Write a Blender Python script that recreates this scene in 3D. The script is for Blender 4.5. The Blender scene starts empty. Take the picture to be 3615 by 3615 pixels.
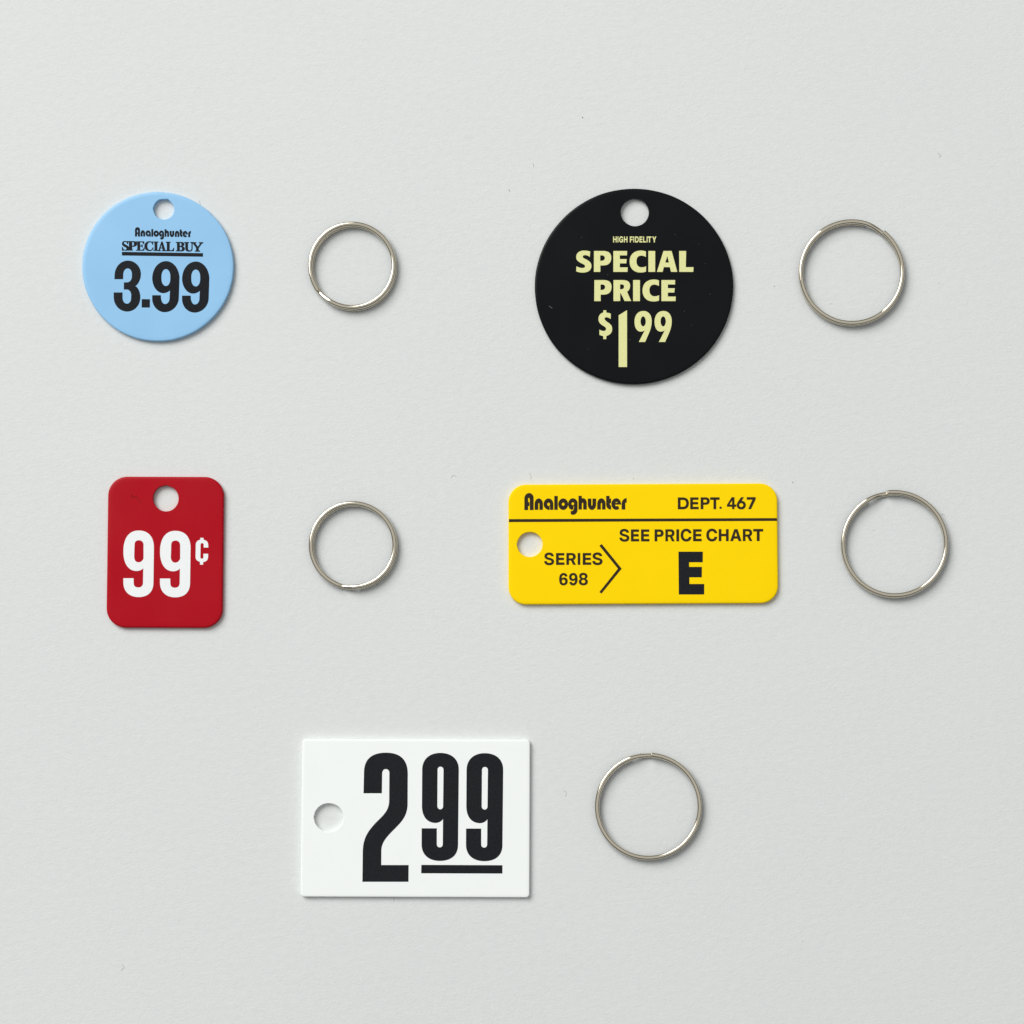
import bpy, bmesh, math, random, re
from mathutils import Vector

random.seed(7)
R = math.radians
scene = bpy.context.scene
COL = scene.collection

# ------------------------------------------------------------------ camera
MM = 0.001
S = 0.058 * MM            # metres on the paper per photograph pixel (photo is 3615 px square)
H = 0.42                  # camera height above the paper
CX, CY = 1950.0, 2550.0   # point of the photo straight under the lens (the frame is a shifted crop)
F = 3615.0

def world_xy(px, py, z=0.0):
    """photo pixel -> point at height z (everything lies on one flat sheet)"""
    k = (H - z) / H
    return ((CX - F / 2 + (px - CX) * k) * S - 0.0, (F / 2 - CY - (py - CY) * k) * S)

cam_d = bpy.data.cameras.new('camera')
cam = bpy.data.objects.new('camera', cam_d); COL.objects.link(cam)
cam.location = ((CX - F / 2) * S, (F / 2 - CY) * S, H)
cam.rotation_euler = (0, 0, 0)
cam_d.sensor_width = 36
cam_d.lens = 36 * H / (F * S)
cam_d.shift_x = (F / 2 - CX) / F
cam_d.shift_y = -(F / 2 - CY) / F
cam_d.clip_start = 0.01
cam_d.clip_end = 50
scene.camera = cam

# ------------------------------------------------------------------ light
w = bpy.data.worlds.new('World'); scene.world = w; w.use_nodes = True
bg = w.node_tree.nodes['Background']
bg.inputs['Color'].default_value = (0.95, 0.985, 1.0, 1)
bg.inputs['Strength'].default_value = 0.165

def area(name, loc, target, sx, sy, power, col):
    d = bpy.data.lights.new(name, 'AREA'); d.shape = 'RECTANGLE'
    d.size = sx; d.size_y = sy; d.energy = power; d.color = col
    o = bpy.data.objects.new(name, d); COL.objects.link(o)
    o.location = loc
    o.rotation_euler = (Vector(target) - Vector(loc)).to_track_quat('-Z', 'Y').to_euler()
    return o
# one wide diffused window, upper left of the sheet, and the pale ceiling it lights
area('window_light', (-1.35, 1.42, 1.85), (0.02, -0.02, 0), 1.9, 1.8, 75.0, (1.0, 1.0, 0.985))
area('ceiling_light', (0.1, 0.6, 2.0), (0.1, 0.6, 0), 3.4, 3.0, 16.5, (1.0, 0.975, 0.93))

scene.view_settings.view_transform = 'Standard'
scene.view_settings.look = 'None'
scene.view_settings.exposure = 0.0
scene.view_settings.gamma = 1.0
scene.render.engine = 'CYCLES'
scene.cycles.max_bounces = 8
scene.cycles.caustics_reflective = False
scene.cycles.blur_glossy = 0.3

# ------------------------------------------------------------------ materials
def srgb(r, g, b):
    f = lambda c: (c / 255) / 12.92 if c / 255 <= 0.04045 else ((c / 255 + 0.055) / 1.055) ** 2.4
    return (f(r), f(g), f(b), 1)

def material(name, col, rough=0.4, metal=0.0, spec=0.5, var=0.0, var_scale=300, bump=None, ior=None,
             sss=0.0, sss_rad=(1, 1, 1), coat=0.0):
    m = bpy.data.materials.new(name); m.use_nodes = True
    nt = m.node_tree; N = nt.nodes; L = nt.links
    p = N['Principled BSDF']
    p.inputs['Base Color'].default_value = col
    p.inputs['Roughness'].default_value = rough
    p.inputs['Metallic'].default_value = metal
    p.inputs['Specular IOR Level'].default_value = spec
    if sss:
        p.inputs['Subsurface Weight'].default_value = sss
        p.inputs['Subsurface Radius'].default_value = sss_rad
        p.inputs['Subsurface Scale'].default_value = 0.0007
    if coat:
        p.inputs['Coat Weight'].default_value = coat
        p.inputs['Coat Roughness'].default_value = 0.25
    tc = N.new('ShaderNodeTexCoord')
    if var:
        n = N.new('ShaderNodeTexNoise'); n.inputs['Scale'].default_value = var_scale
        n.inputs['Detail'].default_value = 4
        L.new(tc.outputs['Object'], n.inputs['Vector'])
        mr = N.new('ShaderNodeMapRange')
        mr.inputs['From Min'].default_value = 0.3; mr.inputs['From Max'].default_value = 0.7
        mr.inputs['To Min'].default_value = 1 - var; mr.inputs['To Max'].default_value = 1 + var
        L.new(n.outputs['Fac'], mr.inputs['Value'])
        vm = N.new('ShaderNodeVectorMath'); vm.operation = 'SCALE'
        vm.inputs[0].default_value = col[:3]
        L.new(mr.outputs['Result'], vm.inputs['Scale'])
        L.new(vm.outputs['Vector'], p.inputs['Base Color'])
    if not metal:
        n = N.new('ShaderNodeTexNoise'); n.inputs['Scale'].default_value = 70; n.inputs['Detail'].default_value = 5
        L.new(tc.outputs['Object'], n.inputs['Vector'])
        mr = N.new('ShaderNodeMapRange'); mr.inputs['From Min'].default_value = 0.35; mr.inputs['From Max'].default_value = 0.65
        mr.inputs['To Min'].default_value = rough * 0.8; mr.inputs['To Max'].default_value = rough * 1.25
        L.new(n.outputs['Fac'], mr.inputs['Value']); L.new(mr.outputs['Result'], p.inputs['Roughness'])
    if bump:
        prev = None
        for sc, dist in bump:
            n = N.new('ShaderNodeTexNoise'); n.inputs['Scale'].default_value = sc
            n.inputs['Detail'].default_value = 3; n.inputs['Roughness'].default_value = 0.6
            L.new(tc.outputs['Object'], n.inputs['Vector'])
            b = N.new('ShaderNodeBump'); b.inputs['Distance'].default_value = dist
            b.inputs['Strength'].default_value = 1.0
            L.new(n.outputs['Fac'], b.inputs['Height'])
            if prev: L.new(prev.outputs['Normal'], b.inputs['Normal'])
            prev = b
        L.new(prev.outputs['Normal'], p.inputs['Normal'])
    return m

def paper_material():
    m = bpy.data.materials.new('grey_paper'); m.use_nodes = True
    nt = m.node_tree; N = nt.nodes; L = nt.links
    p = N['Principled BSDF']; p.inputs['Roughness'].default_value = 0.85
    p.inputs['Specular IOR Level'].default_value = 0.2
    tc = N.new('ShaderNodeTexCoord')
    # felt-side fibres: stretched a little along the sheet
    mp = N.new('ShaderNodeMapping'); mp.inputs['Scale'].default_value = (1.0, 1.5, 1.0)
    mp.inputs['Rotation'].default_value = (0, 0, R(-8))
    L.new(tc.outputs['Object'], mp.inputs['Vector'])
    prev = None
    for sc, dist, det in ((1500, 0.00006, 5), (520, 0.00004, 2), (60, 0.00006, 2)):
        n = N.new('ShaderNodeTexNoise'); n.inputs['Scale'].default_value = sc
        n.inputs['Detail'].default_value = det; n.inputs['Roughness'].default_value = 0.62
        L.new(mp.outputs['Vector'], n.inputs['Vector'])
        b = N.new('ShaderNodeBump'); b.inputs['Distance'].default_value = dist
        L.new(n.outputs['Fac'], b.inputs['Height'])
        if prev: L.new(prev.outputs['Normal'], b.inputs['Normal'])
        prev = b
    L.new(prev.outputs['Normal'], p.inputs['Normal'])
    n1 = N.new('ShaderNodeTexNoise'); n1.inputs['Scale'].default_value = 620; n1.inputs['Detail'].default_value = 6
    L.new(mp.outputs['Vector'], n1.inputs['Vector'])
    n2 = N.new('ShaderNodeTexNoise'); n2.inputs['Scale'].default_value = 14; n2.inputs['Detail'].default_value = 3
    L.new(tc.outputs['Object'], n2.inputs['Vector'])
    r = N.new('ShaderNodeValToRGB')
    r.color_ramp.elements[0].position = 0.25; r.color_ramp.elements[0].color = (0.688, 0.709, 0.706, 1)
    r.color_ramp.elements[1].position = 0.75; r.color_ramp.elements[1].color = (0.734, 0.754, 0.748, 1)
    mx = N.new('ShaderNodeMix'); mx.data_type = 'FLOAT'; mx.inputs[0].default_value = 0.3
    L.new(n1.outputs['Fac'], mx.inputs[2]); L.new(n2.outputs['Fac'], mx.inputs[3])
    L.new(mx.outputs[0], r.inputs['Fac'])
    L.new(r.outputs['Color'], p.inputs['Base Color'])
    return m

SMALL = [(900, 0.000004), (120, 0.00002)]
M = {
    'paper': paper_material(),
    'blue': material('pale_blue_plastic', srgb(145, 196, 235), 0.25, spec=0.38, var=0.012, var_scale=120, bump=SMALL),
    'black': material('black_plastic', (0.0018, 0.0024, 0.0036, 1), 0.24, spec=0.15, var=0.05, var_scale=120, bump=SMALL),
    'red': material('red_plastic', srgb(172, 3, 24), 0.28, spec=0.14, var=0.02, var_scale=120, bump=SMALL),
    'yellow': material('yellow_plastic', (1.0, 0.685, 0.0, 1), 0.32, spec=0.08, var=0.01, var_scale=120, bump=SMALL),
    'white': material('white_plastic', (0.91, 0.94, 0.935, 1), 0.34, spec=0.25, var=0.006, var_scale=120, bump=SMALL),
    'ink': material('black_ink', (0.0135, 0.015, 0.018, 1), 0.6, spec=0.08, var=0.25, var_scale=2600,
                    bump=[(3000, 0.000006)]),
    'brown_ink': material('dark_ink_on_yellow', (0.036, 0.025, 0.015, 1), 0.6, spec=0.06, var=0.25, var_scale=2600,
                          bump=[(3000, 0.000006)]),
    'gold_ink': material('pale_gold_ink', srgb(226, 226, 160), 0.55, spec=0.2, var=0.09, var_scale=3600,
                         bump=[(3000, 0.00001)]),
    'white_ink': material('white_ink', (0.86, 0.885, 0.89, 1), 0.5, spec=0.3, var=0.02, var_scale=2000,
                          bump=[(1500, 0.00001)]),
    'nickel': material('nickel_wire', (0.64, 0.59, 0.485, 1), 0.08, metal=1.0),
    'dust': material('dust', (0.22, 0.22, 0.22, 1), 0.9, spec=0.1),
    'fibre_red': material('dark_fibre', (0.10, 0.02, 0.03, 1), 0.9, spec=0.1),
}

# ------------------------------------------------------------------ helpers
def tag(o, label=None, cat=None, group=None, kind=None):
    if label: o['label'] = label
    if cat: o['category'] = cat
    if group: o['group'] = group
    if kind: o['kind'] = kind
    return o

def link(name, me, mat, parent=None):
    o = bpy.data.objects.new(name, me); COL.objects.link(o)
    me.materials.clear(); me.materials.append(mat)
    if parent is not None:
        o.parent = parent
        off = parent.location
        me.transform(__import__('mathutils').Matrix.Translation(-off))
    return o

def path(d, n=12):
    """M/L/C like SVG; K cx cy x y = rounded corner towards (cx,cy); returns loops of (x,y)"""
    tok = re.findall(r'[MLCKZ]|-?\d+\.?\d*', d)
    loops, cur, i, cmd = [], None, 0, None
    def take(k):
        nonlocal i
        v = [float(t) for t in tok[i:i + k]]; i += k
        return v
    while i < len(tok):
        if tok[i] in 'MLCKZ':
            cmd = tok[i]; i += 1
            if cmd == 'Z':
                cur = None; continue
        if cmd == 'M':
            x, y = take(2); cur = [(x, y)]; loops.append(cur)
            cmd = 'L'
        elif cmd == 'L':
            x, y = take(2); cur.append((x, y))
        else:
            p0 = cur[-1]
            if cmd == 'C':
                a, b, c, e, x, y = take(6); p1, p2, p3 = (a, b), (c, e), (x, y)
            else:
                a, b, x, y = take(4); k = 0.57
                p3 = (x, y)
                p1 = (p0[0] + k * (a - p0[0]), p0[1] + k * (b - p0[1]))
                p2 = (x + k * (a - x), y + k * (b - y))
            for j in range(1, n + 1):
                t = j / n; u = 1 - t
                cur.append(tuple(u**3 * p0[q] + 3 * u * u * t * p1[q] + 3 * u * t * t * p2[q] + t**3 * p3[q] for q in (0, 1)))
    out = []
    for l in loops:
        c = [l[0]]
        for q in l[1:]:
            if math.dist(q, c[-1]) > 1e-6: c.append(q)
        if math.dist(c[0], c[-1]) < 1e-6: c.pop()
        out.append(c)
    return out

def ell(cx, cy, rx, ry, n=28):
    return [(cx + rx * math.cos(2 * math.pi * i / n), cy + ry * math.sin(2 * math.pi * i / n)) for i in range(n)]

def filled(loops3d, thick):
    """loops of (x,y) in metres -> mesh slab from z=0 to thick (holes by even-odd)"""
    cu = bpy.data.curves.new('tmp', 'CURVE'); cu.dimensions = '2D'; cu.fill_mode = 'BOTH' if thick else 'FRONT'
    cu.extrude = 0.5 * thick * 1000
    for l in loops3d:
        sp = cu.splines.new('POLY'); sp.points.add(len(l) - 1)
        for p, (x, y) in zip(sp.points, l): p.co = (x * 1000, y * 1000, 0, 1)
        sp.use_cyclic_u = True
    ob = bpy.data.objects.new('tmp', cu); COL.objects.link(ob)
    me = bpy.data.meshes.new_from_object(ob)
    bpy.data.objects.remove(ob); bpy.data.curves.remove(cu)
    for v in me.vertices: v.co = (v.co.x / 1000, v.co.y / 1000, v.co.z / 1000 + thick / 2)
    return me

INK = 0.018 * MM
def print_part(name, glyphs, z, mat, parent, label=None):
    """glyphs: list of loops-lists in photo pixels, printed on a face at height z"""
    bm = bmesh.new()
    for gi, loops in enumerate(glyphs):
        lo = [[world_xy(x, y, z) for x, y in l] for l in loops]
        th = INK + (gi % 2) * 0.006 * MM
        me = filled(lo, th)
        for v in me.vertices: v.co.z += z + 0.001 * MM
        bm.from_mesh(me); bpy.data.meshes.remove(me)
    me = bpy.data.meshes.new(name); bm.to_mesh(me); bm.free()
    o = link(name, me, mat, parent)
    if label: o['label'] = label
    return o

def region(x0, y0, sc):
    return lambda l: [(x0 + x / sc, y0 + y / sc) for x, y in l]

def shift(loops, dx, dy=0):
    return [[(x + dx, y + dy) for x, y in l] for l in loops]

def fit(loops, x0, y0, x1, y1):
    xs = [x for l in loops for x, _ in l]; ys = [y for l in loops for _, y in l]
    ax, bx, ay, by = min(xs), max(xs), min(ys), max(ys)
    return [[(x0 + (x - ax) / (bx - ax) * (x1 - x0), y0 + (y - ay) / (by - ay) * (y1 - y0)) for x, y in l] for l in loops]

# ------------------------------------------------------------------ letter outlines
G = {  # bold grotesque capitals and figures
 'D': 'M0,0 L90,0 C165,0 200,45 200,108 C200,172 165,215 90,215 L0,215 Z M50,46 L50,168 L88,168 C130,168 150,148 150,108 C150,66 130,46 88,46 Z',
 'E': 'M0,0 L150,0 L150,45 L50,45 L50,84 L144,84 L144,128 L50,128 L50,170 L153,170 L153,215 L0,215 Z',
 'F': 'M0,0 L150,0 L150,45 L50,45 L50,90 L140,90 L140,134 L50,134 L50,215 L0,215 Z',
 'P': 'M0,0 L88,0 C135,0 164,26 164,70 C164,112 135,135 88,135 L50,135 L50,215 L0,215 Z M50,44 L50,92 L84,92 C104,92 113,84 113,69 C113,52 104,44 84,44 Z',
 'T': 'M0,0 L170,0 L170,46 L110,46 L110,215 L60,215 L60,46 L0,46 Z',
 '4': 'M85,0 L136,0 L136,132 L168,132 L168,172 L136,172 L136,215 L92,215 L92,172 L0,172 L0,136 Z M92,60 L46,132 L92,132 Z',
 '7': 'M0,0 L162,0 L162,36 L78,215 L24,215 L102,46 L0,46 Z',
 'S': 'M143,56 L104,56 C100,42 90,36 74,36 C55,36 44,43 44,54 C44,66 54,70 78,76 C120,86 148,98 148,132 C148,166 120,188 76,188 C30,188 2,166 0,126 L40,126 C42,144 54,152 76,152 C96,152 108,145 108,133 C108,120 96,116 66,109 C26,99 4,86 4,54 C4,22 32,0 74,0 C114,0 142,20 143,56 Z',
 'R': 'M0,0 L80,0 C118,0 140,22 140,56 C140,80 128,98 108,106 L144,178 L100,178 L68,113 L40,113 L40,178 L0,178 Z M40,34 L40,80 L72,80 C90,80 98,72 98,57 C98,42 90,34 72,34 Z',
 'I': 'M0,0 L40,0 L40,178 L0,178 Z',
 'C': 'M195,82 L145,82 C140,58 125,46 102,46 C68,46 50,72 50,114 C50,156 68,182 102,182 C126,182 142,168 146,144 L196,144 C190,196 154,228 102,228 C40,228 0,184 0,114 C0,44 40,0 102,0 C152,0 190,32 195,82 Z',
 'G': 'M190,70 L142,76 C134,54 122,46 102,46 C68,46 50,72 50,114 C50,156 68,182 102,182 C126,182 142,168 145,142 L104,142 L104,104 L194,104 L194,217 L158,217 L150,196 C140,216 122,228 98,228 C40,228 0,184 0,114 C0,44 40,0 102,0 C150,0 184,26 190,70 Z',
 'H': 'M0,0 L50,0 L50,84 L132,84 L132,0 L182,0 L182,217 L132,217 L132,128 L50,128 L50,217 L0,217 Z',
 'A': 'M75,0 L133,0 L205,217 L150,217 L136,172 L68,172 L54,217 L0,217 Z M102,52 L80,128 L124,128 Z',
 'L': 'M0,0 L50,0 L50,170 L145,170 L145,215 L0,215 Z',
 'Y': 'M0,0 L56,0 L92,80 L128,0 L184,0 L117,130 L117,215 L67,215 L67,130 Z',
}
GL = {k: path(v) for k, v in G.items()}
GL['.'] = [ell(0, 0, 10, 10)]
GL['6g'] = path('M80,0 L130,0 L92,68 C137,68 165,98 165,142 C165,190 130,222 82,222 C35,222 0,190 0,142 C0,115 12,98 28,72 Z') + [ell(82, 143, 36, 34)]
GL['6'] = path('M124,50 L86,54 C84,40 78,34 66,34 C48,34 40,50 39,80 C48,70 60,66 76,66 C106,66 128,88 128,122 C128,160 102,184 64,184 C22,184 0,154 0,94 C0,34 24,0 66,0 C98,0 120,18 124,50 Z') + [ell(65, 124, 25, 27)]
GL['9'] = [[(128 - x, 184 - y) for x, y in l] for l in GL['6']]
GL['8'] = path('M66,0 C104,0 130,20 130,52 C130,70 120,84 106,90 C124,98 136,112 136,134 C136,166 108,188 68,188 C28,188 0,166 0,134 C0,112 12,98 30,90 C14,84 6,70 6,52 C6,20 30,0 66,0 Z') + [ell(68, 56, 26, 22), ell(68, 130, 28, 25)]

SERIF = {k: path(v) for k, v in {
 'S': 'M114,2 L118,58 L104,58 C100,30 84,14 62,14 C44,14 34,24 34,38 C34,56 52,62 78,76 C112,92 132,106 132,136 C132,168 108,186 72,186 C52,186 40,178 26,180 L18,186 L2,186 L0,118 L12,118 C18,150 36,172 62,172 C80,172 90,162 90,148 C90,130 72,120 48,108 C18,94 2,80 2,52 C2,22 24,0 58,0 C76,0 88,8 98,8 L104,2 Z',
 'P': 'M10,0 L120,0 C172,0 194,18 194,50 C194,86 164,106 112,106 L104,106 L104,162 L118,168 L118,180 L22,180 L22,168 L52,162 L52,18 L10,14 Z M104,14 L104,92 C130,92 142,80 142,52 C142,24 132,14 104,14 Z',
 'E': 'M0,0 L155,0 L158,52 L144,52 C138,26 126,14 104,14 L76,14 L76,80 L92,80 C106,80 112,72 114,60 L126,60 L126,116 L114,116 C112,102 106,94 92,94 L76,94 L76,164 L106,164 C132,164 146,148 152,120 L164,120 L160,178 L0,178 L0,166 L26,160 L26,18 L0,12 Z',
 'C': 'M158,4 L166,64 L152,64 C144,30 128,14 104,14 C70,14 52,44 52,90 C52,138 72,168 106,168 C134,168 150,148 156,118 L170,122 C164,162 138,184 98,184 C38,184 0,148 0,92 C0,38 40,0 96,0 C118,0 134,8 144,8 L150,4 Z',
 'I': 'M0,0 L100,0 L100,12 L76,18 L76,160 L100,166 L100,178 L0,178 L0,166 L26,160 L26,18 L0,12 Z',
 'A': 'M70,0 L92,0 L142,160 L157,166 L157,180 L75,180 L75,168 L98,163 L90,130 L48,130 L38,160 L54,166 L54,180 L0,180 L0,168 L16,162 Z M70,60 L54,116 L86,116 Z',
 'L': 'M0,0 L95,0 L95,12 L74,18 L74,164 L104,164 C132,164 146,148 150,118 L163,118 L160,180 L0,180 L0,168 L24,162 L24,18 L0,12 Z',
 'B': 'M0,0 L104,0 C144,0 164,14 164,42 C164,64 150,78 124,84 C158,90 174,104 174,130 C174,162 150,178 106,178 L0,178 L0,166 L26,160 L26,18 L0,12 Z M76,14 L76,78 C102,78 114,68 114,46 C114,24 102,14 76,14 Z M76,92 L76,164 C108,164 122,154 122,128 C122,104 108,92 76,92 Z',
 'U': 'M0,0 L96,0 L96,12 L72,18 L72,118 C72,148 84,162 108,162 C134,162 148,146 148,116 L148,20 L124,12 L124,0 L190,0 L190,12 L166,20 L166,116 C166,160 142,182 96,182 C46,182 22,160 22,116 L22,18 L0,12 Z',
 'Y': 'M0,0 L104,0 L104,12 L82,16 L132,88 L178,20 L150,12 L150,0 L240,0 L240,12 L212,20 L148,110 L148,160 L176,168 L176,180 L76,180 L76,168 L100,160 L100,108 L36,18 L0,12 Z',
}.items()}

LOGO = [  # rounded retro lettering, one outline set per letter
 path('M286,406 L286,240 K288,163 356,163 K418,165 418,235 L418,406 L363,406 L363,262 K362,232 350,232 K340,232 340,250 L340,292 L357,292 L358,348 L340,348 L340,406 Z'),
 path('M432,402 L432,320 K434,240 492,240 K550,242 550,320 L550,402 L500,402 L500,325 K500,306 492,306 K484,306 484,325 L484,402 Z'),
 path('M698,402 L650,402 L650,352 L644,352 L644,402 L638,403 K562,402 560,322 K562,240 630,240 K698,242 698,320 Z') + [ell(631, 323, 20, 23)],
 path('M711,205 L761,205 L761,402 L711,402 Z'),
 [ell(838, 322, 70, 82, 40), ell(838, 322, 20, 22)],
 path('M976,238 K1042,240 1042,310 L1042,400 K1042,474 972,474 L944,462 L944,418 K986,424 990,385 L990,344 L984,344 L982,388 K980,402 960,402 K908,398 908,320 K910,238 976,238 Z') + [ell(974, 315, 19, 20)],
 path('M1055,398 L1055,203 L1103,203 L1103,238 L1120,236 K1173,240 1173,300 L1173,398 L1122,398 L1122,318 K1122,300 1113,300 K1104,300 1104,318 L1104,398 Z'),
 path('M1187,242 L1238,242 L1238,325 K1238,342 1246,342 K1254,342 1254,325 L1254,242 L1306,242 L1306,325 K1304,404 1246,404 K1189,402 1187,325 Z'),
 path('M1321,398 L1321,318 K1323,238 1381,238 K1439,240 1440,318 L1440,398 L1390,398 L1390,322 K1390,302 1382,302 K1373,302 1373,322 L1373,398 Z'),
 path('M1448,203 L1497,203 L1497,242 L1519,242 L1519,306 L1500,308 K1500,340 1519,345 L1519,400 K1448,400 1448,325 Z'),
 path('M1662,328 L1578,328 L1578,340 K1580,352 1600,350 L1618,345 L1635,385 K1620,402 1590,402 K1524,400 1523,320 K1525,237 1595,237 K1660,240 1662,328 Z') + path('M1580,308 K1580,290 1595,290 K1608,290 1612,302 L1590,302 Z'),
 path('M1668,398 L1668,320 K1670,235 1740,235 L1740,300 L1720,302 L1720,398 Z'),
]

# ------------------------------------------------------------------ the sheet of paper
def build_paper():
    bm = bmesh.new()
    x0 = 0.55
    bmesh.ops.create_grid(bm, x_segments=40, y_segments=40, size=x0)
    for v in bm.verts:
        v.co.z = 0.0
    g = bmesh.ops.extrude_face_region(bm, geom=bm.faces[:])
    for e in g['geom']:
        if isinstance(e, bmesh.types.BMVert): e.co.z -= 0.3 * MM
    bmesh.ops.recalc_face_normals(bm, faces=bm.faces[:])
    me = bpy.data.meshes.new('paper_sheet'); bm.to_mesh(me); bm.free()
    o = link('background', me, M['paper'])
    tag(o, 'smooth pale grey paper sheet under all the tags and rings', 'paper', kind='structure')
build_paper()

# ------------------------------------------------------------------ tag plates
THICK = 1.1 * MM

def rounded_quad(cs, rad, n=14):
    """cs: TL, TR, BR, BL in photo pixels -> outline"""
    out = []
    k = len(cs)
    for i in range(k):
        p = Vector(cs[i]); a = Vector(cs[i - 1]); b = Vector(cs[(i + 1) % k])
        u = (a - p).normalized(); v = (b - p).normalized()
        ang = u.angle(v); d = rad / math.tan(ang / 2)
        c = p + (u + v).normalized() * (rad / math.sin(ang / 2))
        s = p + u * d - c; e = p + v * d - c
        a0 = math.atan2(s.y, s.x); a1 = math.atan2(e.y, e.x)
        da = (a1 - a0 + math.pi) % (2 * math.pi) - math.pi
        # straight edge gets a few points as well
        for j in range(n + 1):
            t = a0 + da * j / n
            out.append((c.x + rad * math.cos(t), c.y + rad * math.sin(t)))
        nxt = cs[(i + 1) % k]
        e2 = Vector(nxt) + (p - Vector(nxt)).normalized() * d
        s2 = Vector(out[-1])
        for j in range(1, 6):
            q = s2.lerp(e2, j / 6); out.append((q.x, q.y))
    return out

def inset(loop, d, sign):
    n = len(loop); out = []
    for i in range(n):
        a = Vector(loop[i - 1]); b = Vector(loop[(i + 1) % n]); t = (b - a).normalized()
        out.append((loop[i][0] + sign * -t.y * d, loop[i][1] + sign * t.x * d))
    return out

def worn(loop, amp, nubs=()):
    """slightly irregular moulded edge; nubs = (angle deg, width deg, px outward)"""
    cx = sum(p[0] for p in loop) / len(loop); cy = sum(p[1] for p in loop) / len(loop)
    ph = [random.uniform(0, 6.28) for _ in range(4)]; out = []
    for x, y in loop:
        a = math.atan2(cy - y, x - cx); r = math.hypot(x - cx, y - cy)
        d = amp * (math.sin(2 * a + ph[0]) + 0.7 * math.sin(3 * a + ph[1]) + 0.4 * math.sin(7 * a + ph[2]) + 0.25 * math.sin(17 * a + ph[3]))
        for na, nw, nd in nubs:
            q = (math.degrees(a) - na + 180) % 360 - 180
            d += nd * math.exp(-(q / nw) ** 2)
        out.append((cx + (x - cx) * (1 + d / r), cy + (y - cy) * (1 + d / r)))
    return out

def bolder(loops, d):
    return [inset(l, -d if i == 0 else d, 1 if area2(l) > 0 else -1) for i, l in enumerate(loops)]

def area2(l):
    return sum(l[i][0] * l[(i + 1) % len(l)][1] - l[(i + 1) % len(l)][0] * l[i][1] for i in range(len(l)))

def plate(outline_px, hole_px, mat, root, ew=0.30 * MM, ed=0.30 * MM, hw=0.12 * MM):
    """plate with softly rounded rim; outline in photo px at the rim"""
    o = [world_xy(x, y, THICK * 0.6) for x, y in outline_px]
    h = [world_xy(x, y, THICK * 0.8) for x, y in hole_px]
    if area2(o) < 0: o.reverse()
    if area2(h) < 0: h.reverse()
    bm = bmesh.new()
    def skirt(loop, prof, sgn, flip):
        rows = []
        for d, z in prof:
            l = inset(loop, d, sgn) if d else loop
            rows.append([bm.verts.new((x, y, z)) for x, y in l])
        for a, b in zip(rows, rows[1:]):
            n = len(a)
            for i in range(n):
                j = (i + 1) % n
                q = (a[i], a[j], b[j], b[i])
                f = bm.faces.new(q if not flip else q[::-1]); f.smooth = True
    def prof(wd, dp, soft=0.0):
        p = [(wd * 0.5, 0.0), (wd * 0.18, 0.06 * MM), (0, 0.2 * MM), (0, THICK - soft - dp)]
        for i in range(1, 8):
            a = math.pi / 2 * i / 8
            p.append((wd * (1 - math.cos(a)), THICK - soft - dp + dp * math.sin(a)))
        if soft:          # the face rolls gently down towards the rim
            W = wd * 3.0
            for i in range(6):
                u = 1 - i / 5
                p.append((wd + (W - wd) * i / 5, THICK - soft * u * u))
            p.append((W * 1.04, THICK))
        else:
            p.append((wd, THICK)); p.append((wd * 1.06, THICK))
        return p
    po = prof(ew, ed, 0.03 * MM); ph = prof(hw, hw)
    skirt(o, po, 1, False)
    skirt(h, ph, -1, True)
    ti = inset(o, po[-1][0], 1); hi = inset(h, ph[-1][0], -1)
    cap = filled([ti, hi], 0.0)
    # the top face points up
    if cap.polygons and cap.polygons[0].normal.z < 0: cap.flip_normals()
    for v in cap.vertices: v.co.z = THICK
    bm.from_mesh(cap)
    bot = filled([inset(o, ew * 0.5, 1), inset(h, hw * 0.5, -1)], 0.0)
    if bot.polygons and bot.polygons[0].normal.z > 0: bot.flip_normals()
    for v in bot.vertices: v.co.z = 0.0
    bm.from_mesh(bot)
    bmesh.ops.remove_doubles(bm, verts=bm.verts[:], dist=1e-6)
    me = bpy.data.meshes.new('plate'); bm.to_mesh(me); bm.free()
    return link('plate', me, mat, root)

def root_at(name, px, py, label):
    o = bpy.data.objects.new(name, None); COL.objects.link(o)
    o.empty_display_size = 0.01
    x, y = world_xy(px, py, 0)
    o.location = (x, y, 0)
    tag(o, label, 'price tag', 'plastic price tags laid out in rows')
    return o

ZT = THICK
def word(text, boxes, reg, table):
    return [[reg(l) for l in fit(table[c], *b)] for c, b in zip(text, boxes)]

# ---- round pale blue tag
t = root_at('price_tag', 558.5, 942.4, 'round pale blue plastic tag printed 3.99 in black')
plate(worn(ell(558.2, 942.0, 266.8, 264.0, 360), 0.5, ((84, 1.4, -1.3), (43, 2.0, -1.2), (-15, 1.5, -0.8))), worn(ell(578.6, 739.2, 36.6, 36.2, 90), 0.35, ((68, 7, 2.4), (176, 6, 2.0), (95, 14, -1.2))), M['blue'], t)
r2 = region(400, 780, 5.52)
bl = [[r2([(422 + (x - 286) * .75, 120 + (y - 163) * .753 + (x - 286) * .0136) for x, y in l]) for l in g] for g in LOGO]
print_part('maker_lettering', bl, ZT, M['ink'], t, 'small black rounded maker name at the top of the blue tag')
sb = [(170,392,302,578),(262,396,462,575),(445,400,608,578),(608,398,782,584),(780,404,880,582),(868,402,1025,586),(1022,408,1185,588),
      (1218,412,1392,590),(1384,414,1566,596),(1515,417,1755,596)]
print_part('serif_lettering', [bolder(g, 0.6) for g in word('SPECIALBUY', sb, r2, SERIF)], ZT, M['ink'], t, 'black serif words SPECIAL BUY')
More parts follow.
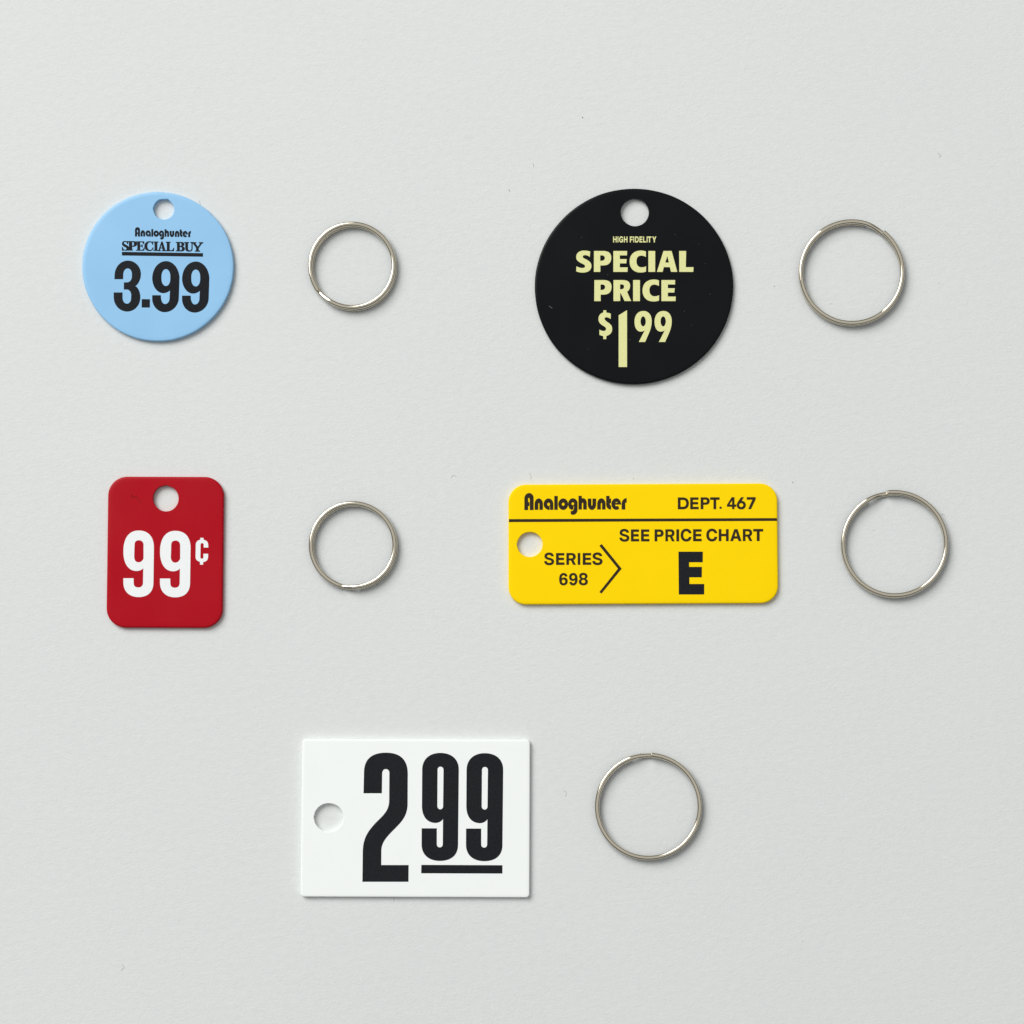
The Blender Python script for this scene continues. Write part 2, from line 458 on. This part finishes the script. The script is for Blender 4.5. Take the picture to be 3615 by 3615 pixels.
print_part('underline', [[r2([(168,602),(1748,628),(1748,697),(168,673)])]], ZT, M['ink'], t, 'thick black rule under SPECIAL BUY')
r3 = region(370, 890, 4.83)
three = path('M164,462 L166,400 K168,146 395,144 K612,150 616,370 K616,520 522,580 K606,620 606,770 K606,1012 380,1014 K155,1010 152,770 L152,688 L303,688 L303,780 K305,880 378,880 K448,878 448,790 L450,735 K452,642 378,638 L324,638 L326,516 L375,516 K460,516 462,420 L462,370 K462,278 388,278 K316,280 314,380 L313,462 Z')
nine_b = path('M808,735 L956,735 L958,775 K962,886 1028,886 K1102,884 1104,790 L1111,652 K1070,701 990,701 K815,690 808,450 K812,155 1045,153 K1255,155 1274,430 L1262,790 K1245,1022 1020,1025 K815,1020 808,800 Z') + \
         path('M1042,290 K1117,290 1117,410 L1117,460 K1115,578 1042,578 K968,578 966,460 L966,410 K968,290 1042,290 Z')
rr = lambda loops, reg: [reg(l) for l in loops]
print_part('digit', [rr(three, r3)], ZT, M['ink'], t, 'bold black figure 3')
print_part('decimal_point', [[r3([(630,802),(770,803),(768,946),(628,945)])]], ZT, M['ink'], t)
print_part('digit', [rr(nine_b, r3)], ZT, M['ink'], t, 'bold black figure 9')
print_part('digit', [rr(shift(nine_b, 509, 7), r3)], ZT, M['ink'], t, 'bold black figure 9')

# ---- round black tag
t = root_at('price_tag', 2238, 1012, 'large round black plastic tag printed SPECIAL PRICE in pale gold')
plate(worn(ell(2238.0, 1012.0, 350.3, 345.3, 360), 0.6), worn(ell(2240.8, 750.0, 49.5, 49.0, 90), 0.3, ((95, 6, 1.2),)), M['black'], t, ew=0.34 * MM, ed=0.36 * MM)
rb = region(2020, 820, 4.391)
hf = [(634,65,690,158),(703,65,717,158),(728,63,790,160),(802,65,857,158),(893,65,940,158),(948,65,962,158),(975,65,1032,158),
      (1042,65,1090,158),(1100,65,1143,158),(1153,65,1168,158),(1170,65,1228,158),(1240,65,1305,158)]
print_part('small_lettering', word('HIGHFIDELITY', hf, rb, GL), ZT, M['gold_ink'], t, 'tiny pale gold words HIGH FIDELITY')
bS = path('M280,298 L272,384 C250,364 225,354 202,354 C180,354 164,362 164,378 C164,402 195,408 230,428 C275,454 298,478 298,520 C298,590 245,625 165,625 C125,625 90,618 62,606 L66,527 C95,545 130,554 160,554 C185,554 200,545 200,528 C200,502 165,492 130,474 C85,450 62,425 62,388 C62,322 110,284 180,284 C220,284 255,290 280,298 Z')
bP = path('M338,290 L480,290 C565,290 606,325 606,395 C606,475 560,514 480,514 L436,514 L436,614 L336,614 Z M434,358 L434,443 C480,445 506,430 506,398 C506,370 485,358 455,358 Z')
bE = path('M638,290 L851,290 L849,358 L738,358 L738,416 L845,416 L838,482 L738,482 L738,544 L860,544 L857,614 L638,614 Z')
bC = path('M1143,298 L1142,384 C1118,368 1095,362 1070,362 C1020,362 996,398 996,450 C996,508 1025,544 1078,544 C1105,544 1130,536 1146,526 L1144,610 C1115,620 1090,624 1060,624 C955,624 890,560 890,455 C890,350 955,284 1065,284 C1095,284 1120,288 1143,298 Z')
bI = path('M1181,290 L1286,290 L1286,614 L1181,614 Z')
bA = path('M1415,290 L1541,290 L1629,614 L1532,614 L1514,540 L1420,540 L1402,614 L1313,614 Z M1474,368 L1443,470 L1500,470 Z')
bL = path('M1658,290 L1766,290 L1760,541 L1880,541 L1877,614 L1660,614 Z')
bR = path('M640,741 L780,741 C860,741 898,770 898,828 C898,872 880,902 850,922 L914,1066 L812,1066 L756,950 L744,940 L744,1066 L640,1066 Z M742,808 L742,884 L765,884 C792,880 804,866 804,842 C804,818 790,808 765,808 Z')
print_part('large_lettering', [rr(g, rb) for g in (bS, bP, bE, bC, bI, bA, bL)], ZT, M['gold_ink'], t, 'pale gold word SPECIAL')
print_part('large_lettering', [rr(g, rb) for g in (fit(bP, 342,741,610,1067), bR, fit(bI, 944,741,1050,1067), fit(bC, 1090,733,1348,1073), fit(bE, 1383,741,1605,1067))],
           ZT, M['gold_ink'], t, 'pale gold word PRICE')
rc = region(2080, 1080, 6.0375)
dol = path('M300,94 L364,94 L364,142 C400,146 430,154 460,166 L458,280 C430,256 405,242 375,242 C345,242 328,255 328,272 C328,300 360,325 405,355 C460,392 490,430 490,490 C490,560 450,620 365,640 L363,708 L300,708 L300,643 C270,638 240,628 218,615 L218,503 C245,522 275,534 305,534 C340,534 360,518 360,490 C360,462 340,448 300,425 C240,388 198,350 198,282 C198,205 240,155 300,140 Z')
nine_g = path('M1058,768 L1185,518 C1160,540 1130,548 1095,548 C1020,545 966,470 966,335 C966,200 1040,108 1152,108 C1265,108 1332,190 1332,325 C1332,420 1310,500 1270,590 L1192,768 Z') + [ell(1150, 330, 56, 107)]
print_part('dollar_sign', [rr(dol, rc)], ZT, M['gold_ink'], t)
print_part('digit', [[rc([(806,90),(806,1302),(628,1302),(628,200)])]], ZT, M['gold_ink'], t, 'tall pale gold figure 1')
print_part('digit', [rr(nine_g, rc)], ZT, M['gold_ink'], t, 'small pale gold figure 9')
print_part('digit', [rr(shift(nine_g, 427), rc)], ZT, M['gold_ink'], t, 'small pale gold figure 9')

# ---- red tag
rg = region(360, 1660, 3.3308)
t = root_at('price_tag', 584, 1950, 'red upright rectangular plastic tag with white 99 cents print')
q = rg([(77, 76), (1437, 80), (1419, 1856), (53, 1851)])
plate(rounded_quad(q, 68), worn(ell(585.8, 1760.0, 45.3, 45.0, 90), 0.35, ((88, 10, 1.4), (75, 5, -1.0), (120, 8, 1.2))), M['red'], t, ew=0.38 * MM, ed=0.36 * MM)
rh = region(410, 1850, 5.682)
nine_r = path('M145,1087 L350,1087 L352,1180 C354,1245 385,1272 445,1272 C505,1272 538,1235 540,1180 L545,885 C510,925 460,942 400,942 C235,935 145,780 145,550 C145,280 260,130 450,130 C660,130 758,270 758,470 L748,1180 C745,1360 640,1465 445,1465 C250,1460 148,1340 145,1180 Z') + \
         path('M460,325 K550,327 550,415 L550,690 C530,735 500,768 450,768 C385,768 362,710 362,650 L370,415 C372,355 400,325 460,325 Z')
cent = path('M1688,277 L1752,277 L1754,316 C1815,325 1848,365 1848,420 L1848,472 L1756,472 L1756,415 C1756,395 1745,383 1724,383 C1702,383 1694,395 1694,415 L1690,665 C1690,685 1700,696 1720,696 C1740,696 1750,685 1750,665 L1750,596 L1846,596 L1845,660 C1843,715 1810,755 1746,762 L1744,815 L1682,815 L1682,758 C1625,745 1592,705 1593,655 L1598,410 C1600,360 1635,322 1688,316 Z')
print_part('digit', [rr(nine_r, rh)], ZT, M['white_ink'], t, 'white figure 9')
print_part('digit', [rr(shift(nine_r, 735, 6), rh)], ZT, M['white_ink'], t, 'white figure 9')
print_part('cent_sign', [rr(cent, rh)], ZT, M['white_ink'], t)

# ---- yellow tag
ry = region(1770, 1680, 1.9129)
t = root_at('price_tag', 2272, 1920, 'long yellow plastic tag printed SEE PRICE CHART E in dark ink')
q = ry([(47.5, 60), (1862, 51), (1869.5, 860), (48, 870)])
plate(rounded_quad(q, 62), worn(ell(1870.6, 1922.2, 44.8, 44.0, 90), 0.3, ((180, 8, 1.0),)), M['yellow'], t)
ra = region(1780, 1700, 4.025)
print_part('maker_lettering', [rr(g, ra) for g in LOGO], ZT, M['brown_ink'], t, 'dark rounded maker name in the top corner')
rd = region(2340, 1720, 5.084)
T6 = dict(GL); T6['6'] = GL['6g']
print_part('department_lettering', word('DEPT.467', [(268,183,468,397),(490,182,643,396),(678,181,842,395),(848,181,1018,395),(1013,347,1058,390),
      (1150,179,1318,394),(1325,178,1490,400),(1505,178,1667,393)], rd, T6), ZT, M['brown_ink'], t, 'dark words DEPT. 467')
print_part('dividing_line', [[ry([(51,292),(1861,285),(1861.5,304),(51,312)])]], ZT, M['brown_ink'], t)
re_ = region(2160, 1840, 3.331)
sc_b = [(88,90,206,242),(224,96,321,238),(343,96,442,238),(502,96,609,237),(629,95,740,237),(758,95,791,237),(808,88,938,240),(955,94,1057,236),
        (1110,87,1240,239),(1256,93,1374,235),(1390,93,1526,235),(1540,92,1653,234),(1662,91,1780,234)]
print_part('instruction_lettering', word('SEEPRICECHART', sc_b, re_, GL), ZT, M['brown_ink'], t, 'dark words SEE PRICE CHART')
print_part('large_letter', [[re_([(783,358),(1070,358),(1069,483),(908,483),(909,537),(1059,537),(1058,660),(912,660),(912,738),(1086,738),(1086,862),(787,862)])]],
           ZT, M['ink'], t, 'large black block letter E')
rs = region(1800, 1850, 4.2)
print_part('series_lettering', word('SERIES', [(508,422,656,612),(684,430,810,606),(837,429,981,605),(1005,429,1044,605),(1080,429,1207,605),(1222,420,1374,610)], rs, GL),
           ZT, M['brown_ink'], t, 'dark word SERIES')
print_part('series_number', word('698', [(730,725,858,911),(877,725,1004,911),(1021,722,1157,910)], rs, GL), ZT, M['brown_ink'], t, 'dark number 698')
print_part('arrow_mark', [[rs([(1326,322),(1362,296),(1658,662),(1358,1032),(1327,1008),(1602,662)])]], ZT, M['brown_ink'], t)

# ---- white tag
rw = region(1040, 2580, 2.2465)
t = root_at('price_tag', 1467, 2890, 'white rectangular plastic tag with large black 2.99 print')
q = rw([(63, 65), (1868, 70), (1863, 1321), (48, 1315)])
plate(rounded_quad(q, 13), worn(ell(1161.2, 2886.0, 51.8, 50.5, 90), 0.35, ((178, 5, 1.6),)), M['white'], t, ew=0.22 * MM, ed=0.25 * MM)
rx = region(1240, 2620, 3.331)
two = path('M144,601 L150,350 C152,200 240,123 410,123 C580,123 665,210 665,370 L663,720 C663,870 590,940 500,1030 C410,1120 358,1180 354,1270 L353,1445 L675,1445 L673,1642 L131,1642 L135,1290 C138,1130 190,1050 300,935 C400,840 445,790 446,680 L448,365 C448,335 435,317 407,317 C380,317 366,335 364,365 L360,601 Z')
nine_w = path('M828,1013 L1006,1013 L1006,1200 K1006,1237 1041,1237 K1076,1237 1076,1200 L1079,903 C1060,935 1025,950 985,950 C880,945 831,860 831,750 L834,320 C836,200 920,126 1048,126 C1180,126 1264,200 1265,320 L1256,1210 C1255,1330 1175,1397 1040,1397 C905,1395 826,1320 827,1200 Z') + \
         path('M1048,288 K1085,288 1085,325 L1080,755 K1080,790 1045,790 K1012,788 1012,750 L1015,325 K1015,288 1048,288 Z')
print_part('digit', [rr(two, rx)], ZT, M['ink'], t, 'tall black figure 2')
print_part('digit', [rr(nine_w, rx)], ZT, M['ink'], t, 'black figure 9')
print_part('digit', [rr(shift(nine_w, 522, 3), rx)], ZT, M['ink'], t, 'black figure 9')
print_part('underline', [[rx([(824,1443),(1778,1447),(1777,1545),(822,1542)])]], ZT, M['ink'], t)

# ------------------------------------------------------------------ split rings
def split_ring(px, py, Rpx, end_deg, label, gap=24, off=(3.2, -3.2), tilt=(0, 0)):
    """wire wound twice, clockwise from its upper end; outer radius in photo px"""
    wr = 8.3 * S; wh = 0.42 * MM                 # half width, half height of the wire
    Z1, Z0 = 3 * wh + 0.02 * MM, wh
    x0, y0 = world_xy(px, py, Z1)
    Rc = (Rpx - 9.8) * S
    ox, oy = off[0] * S, off[1] * S
    total = 720 - gap
    n = 420; m = 20
    ring_rows = []
    bm = bmesh.new()
    def centre(s):
        if s < 360 - gap: k = 0.0
        elif s > 360: k = 1.0
        else:
            u = (s - 360 + gap) / gap; k = u * u * (3 - 2 * u)
        a = R(end_deg - s)
        rad = Rc
        # springy ends stand out a touch
        rad += 0.10 * MM * math.exp(-s / 14.0) - 0.05 * MM * math.exp(-(total - s) / 14.0)
        # upper coil drifts gently over the lower one
        c = Vector((rad * math.cos(a), rad * math.sin(a), Z1 + (Z0 - Z1) * k))
        c.x += ox * k - ox * 0.4; c.y += oy * k - oy * 0.4
        return c
    for i in range(n + 1):
        s = total * i / n
        c = centre(s); d = (centre(min(s + .5, total)) - centre(max(s - .5, 0))).normalized()
        side = d.cross(Vector((0, 0, 1))).normalized(); up = side.cross(d).normalized()
        row = []
        for j in range(m):
            t = 2 * math.pi * j / m
            cu, su = math.cos(t), math.sin(t)
            e = 0.85
            px_ = math.copysign(abs(cu) ** e, cu) * wr; pz_ = math.copysign(abs(su) ** e, su) * wh
            # the ends are cut with a small burr-free chamfer
            f = 1.0
            if i in (0, n): f = 0.88
            row.append(bm.verts.new(c + side * px_ * f + up * pz_ * f))
        ring_rows.append(row)
    for a, b in zip(ring_rows, ring_rows[1:]):
        for j in range(m):
            k = (j + 1) % m
            f = bm.faces.new((a[j], a[k], b[k], b[j])); f.smooth = True
    # flat cut ends
    for row, dirn in ((ring_rows[0], 1), (ring_rows[-1], -1)):
        dup = [bm.verts.new(v.co) for v in row]
        bm.faces.new(dup if dirn == 1 else dup[::-1])
    bmesh.ops.recalc_face_normals(bm, faces=bm.faces[:])
    me = bpy.data.meshes.new('split_ring'); bm.to_mesh(me); bm.free()
    o = link('split_ring', me, M['nickel'])
    o.location = (x0, y0, 0.0)
    return tag(o, label, 'key ring', 'metal split rings beside the tags')

split_ring(1244.0, 939.0, 156.5, 216, 'small nickel split ring just right of the round pale blue tag')
split_ring(3007.5, 962.0, 188.5, 52, 'larger nickel split ring just right of the round black tag', off=(1.0, -1.5))
split_ring(1246.5, 1925.5, 157.0, 252, 'small nickel split ring between the red tag and the yellow tag', off=(3.0, -2.5))
split_ring(3159.0, 1921.0, 191.0, 98, 'larger nickel split ring just right of the long yellow tag', off=(1.2, -2.0))
split_ring(2289.5, 2848.0, 190.5, 87, 'larger nickel split ring right of the white 2.99 tag', off=(1.5, -1.8))

# ------------------------------------------------------------------ dust and fibres
def fibre(bm, pts_px, z, r):
    pts = []
    for i in range(len(pts_px) - 1):
        for j in range(4):
            a = Vector(pts_px[max(i - 1, 0)]); b = Vector(pts_px[i]); c = Vector(pts_px[i + 1]); d = Vector(pts_px[min(i + 2, len(pts_px) - 1)])
            t = j / 4
            pts.append(0.5 * ((2 * b) + (c - a) * t + (2 * a - 5 * b + 4 * c - d) * t * t + (-a + 3 * b - 3 * c + d) * t ** 3))
    pts.append(Vector(pts_px[-1]))
    w3 = [Vector((*world_xy(p.x, p.y, z), z + r)) for p in pts]
    rows = []
    for i, p in enumerate(w3):
        d = (w3[min(i + 1, len(w3) - 1)] - w3[max(i - 1, 0)]).normalized()
        sd = d.cross(Vector((0, 0, 1))).normalized()
        rows.append([bm.verts.new(p + (sd * math.cos(t) + Vector((0, 0, 1)) * math.sin(t)) * r) for t in (0, 2.09, 4.19)])
    for a, b in zip(rows, rows[1:]):
        for j in range(3): bm.faces.new((a[j], a[(j + 1) % 3], b[(j + 1) % 3], b[j]))

bm = bmesh.new()
for px, py, r in [(2056, 415, 4.0), (1797, 672, 3.5), (2798, 1703, 3.5), (2236, 1690, 2.5), (2733, 1011, 3), (3315, 1000, 2.2), (700, 310, 2), (150, 1500, 2),
                  (2260, 2660, 3.2), (3084, 1871, 2.5), (2932, 1072, 2.5), (2832, 3322, 2.5), (3430, 2600, 2), (900, 2500, 2), (1600, 1300, 2), (3100, 3300, 2.2)]:
    x, y = world_xy(px, py, 0)
    mt = __import__('mathutils').Matrix.Translation((x, y, r * S * 0.4)) @ __import__('mathutils').Matrix.Diagonal((r * S * 0.4, r * S * 0.6, r * S * 0.4, 1))
    bmesh.ops.create_icosphere(bm, subdivisions=1, radius=1, matrix=mt)
for l in ([(1880, 575), (1884, 582), (1883, 590)], [(1592, 1688), (1600, 1678), (1612, 1684)], [(3310, 540), (3320, 548), (3316, 556)],
          [(1990, 2790), (2000, 2800), (1996, 2812)], [(3318, 1820), (3330, 1815), (3334, 1824)], [(1388, 3182), (1392, 3172), (1390, 3162)],
          [(430, 3405), (438, 3415), (428, 3425)], [(1870, 1672), (1875, 1684), (1873, 1692)], [(706, 708), (705, 716), (710, 722)]):
    fibre(bm, l, 0, 0.45 * S)
me = bpy.data.meshes.new('dust'); bm.to_mesh(me); bm.free()
tag(link('dust', me, M['dust']), 'scattered tiny dark dust specks and fibres on the grey paper', 'dust', kind='stuff')

bm = bmesh.new()
rg2 = lambda l: rg(l)
fibre(bm, rg2([(350, 285), (340, 305), (355, 328), (385, 308), (412, 312), (425, 345), (455, 382)]), ZT, 0.6 * S)
me = bpy.data.meshes.new('fibre'); bm.to_mesh(me); bm.free()
tag(link('fibre', me, M['fibre_red']), 'wavy dark hair fibre lying on the red tag left of its hole', 'fibre')
bm = bmesh.new()
rk = region(1860, 640, 2.542)
for l in ([(198, 1118), (212, 1128), (228, 1140)],): fibre(bm, rk(l), ZT, 0.7 * S)
for x, y in ((1330, 478), (1543, 563), (1643, 1016), (1478, 1290), (924, 1422), (1413, 1167), (548, 1504), (492, 503), (1600, 738), (725, 838)):
    p = rk([(x, y)])[0]; X, Y = world_xy(*p, ZT)
    bmesh.ops.create_icosphere(bm, subdivisions=1, radius=0.9 * S, matrix=__import__('mathutils').Matrix.Translation((X, Y, ZT + 0.5 * S)))
me = bpy.data.meshes.new('lint'); bm.to_mesh(me); bm.free()
tag(link('lint', me, material('pale_lint', (0.25, 0.26, 0.28, 1), 0.9)), 'tiny pale lint specks dusted over the black tag', 'lint', kind='stuff')
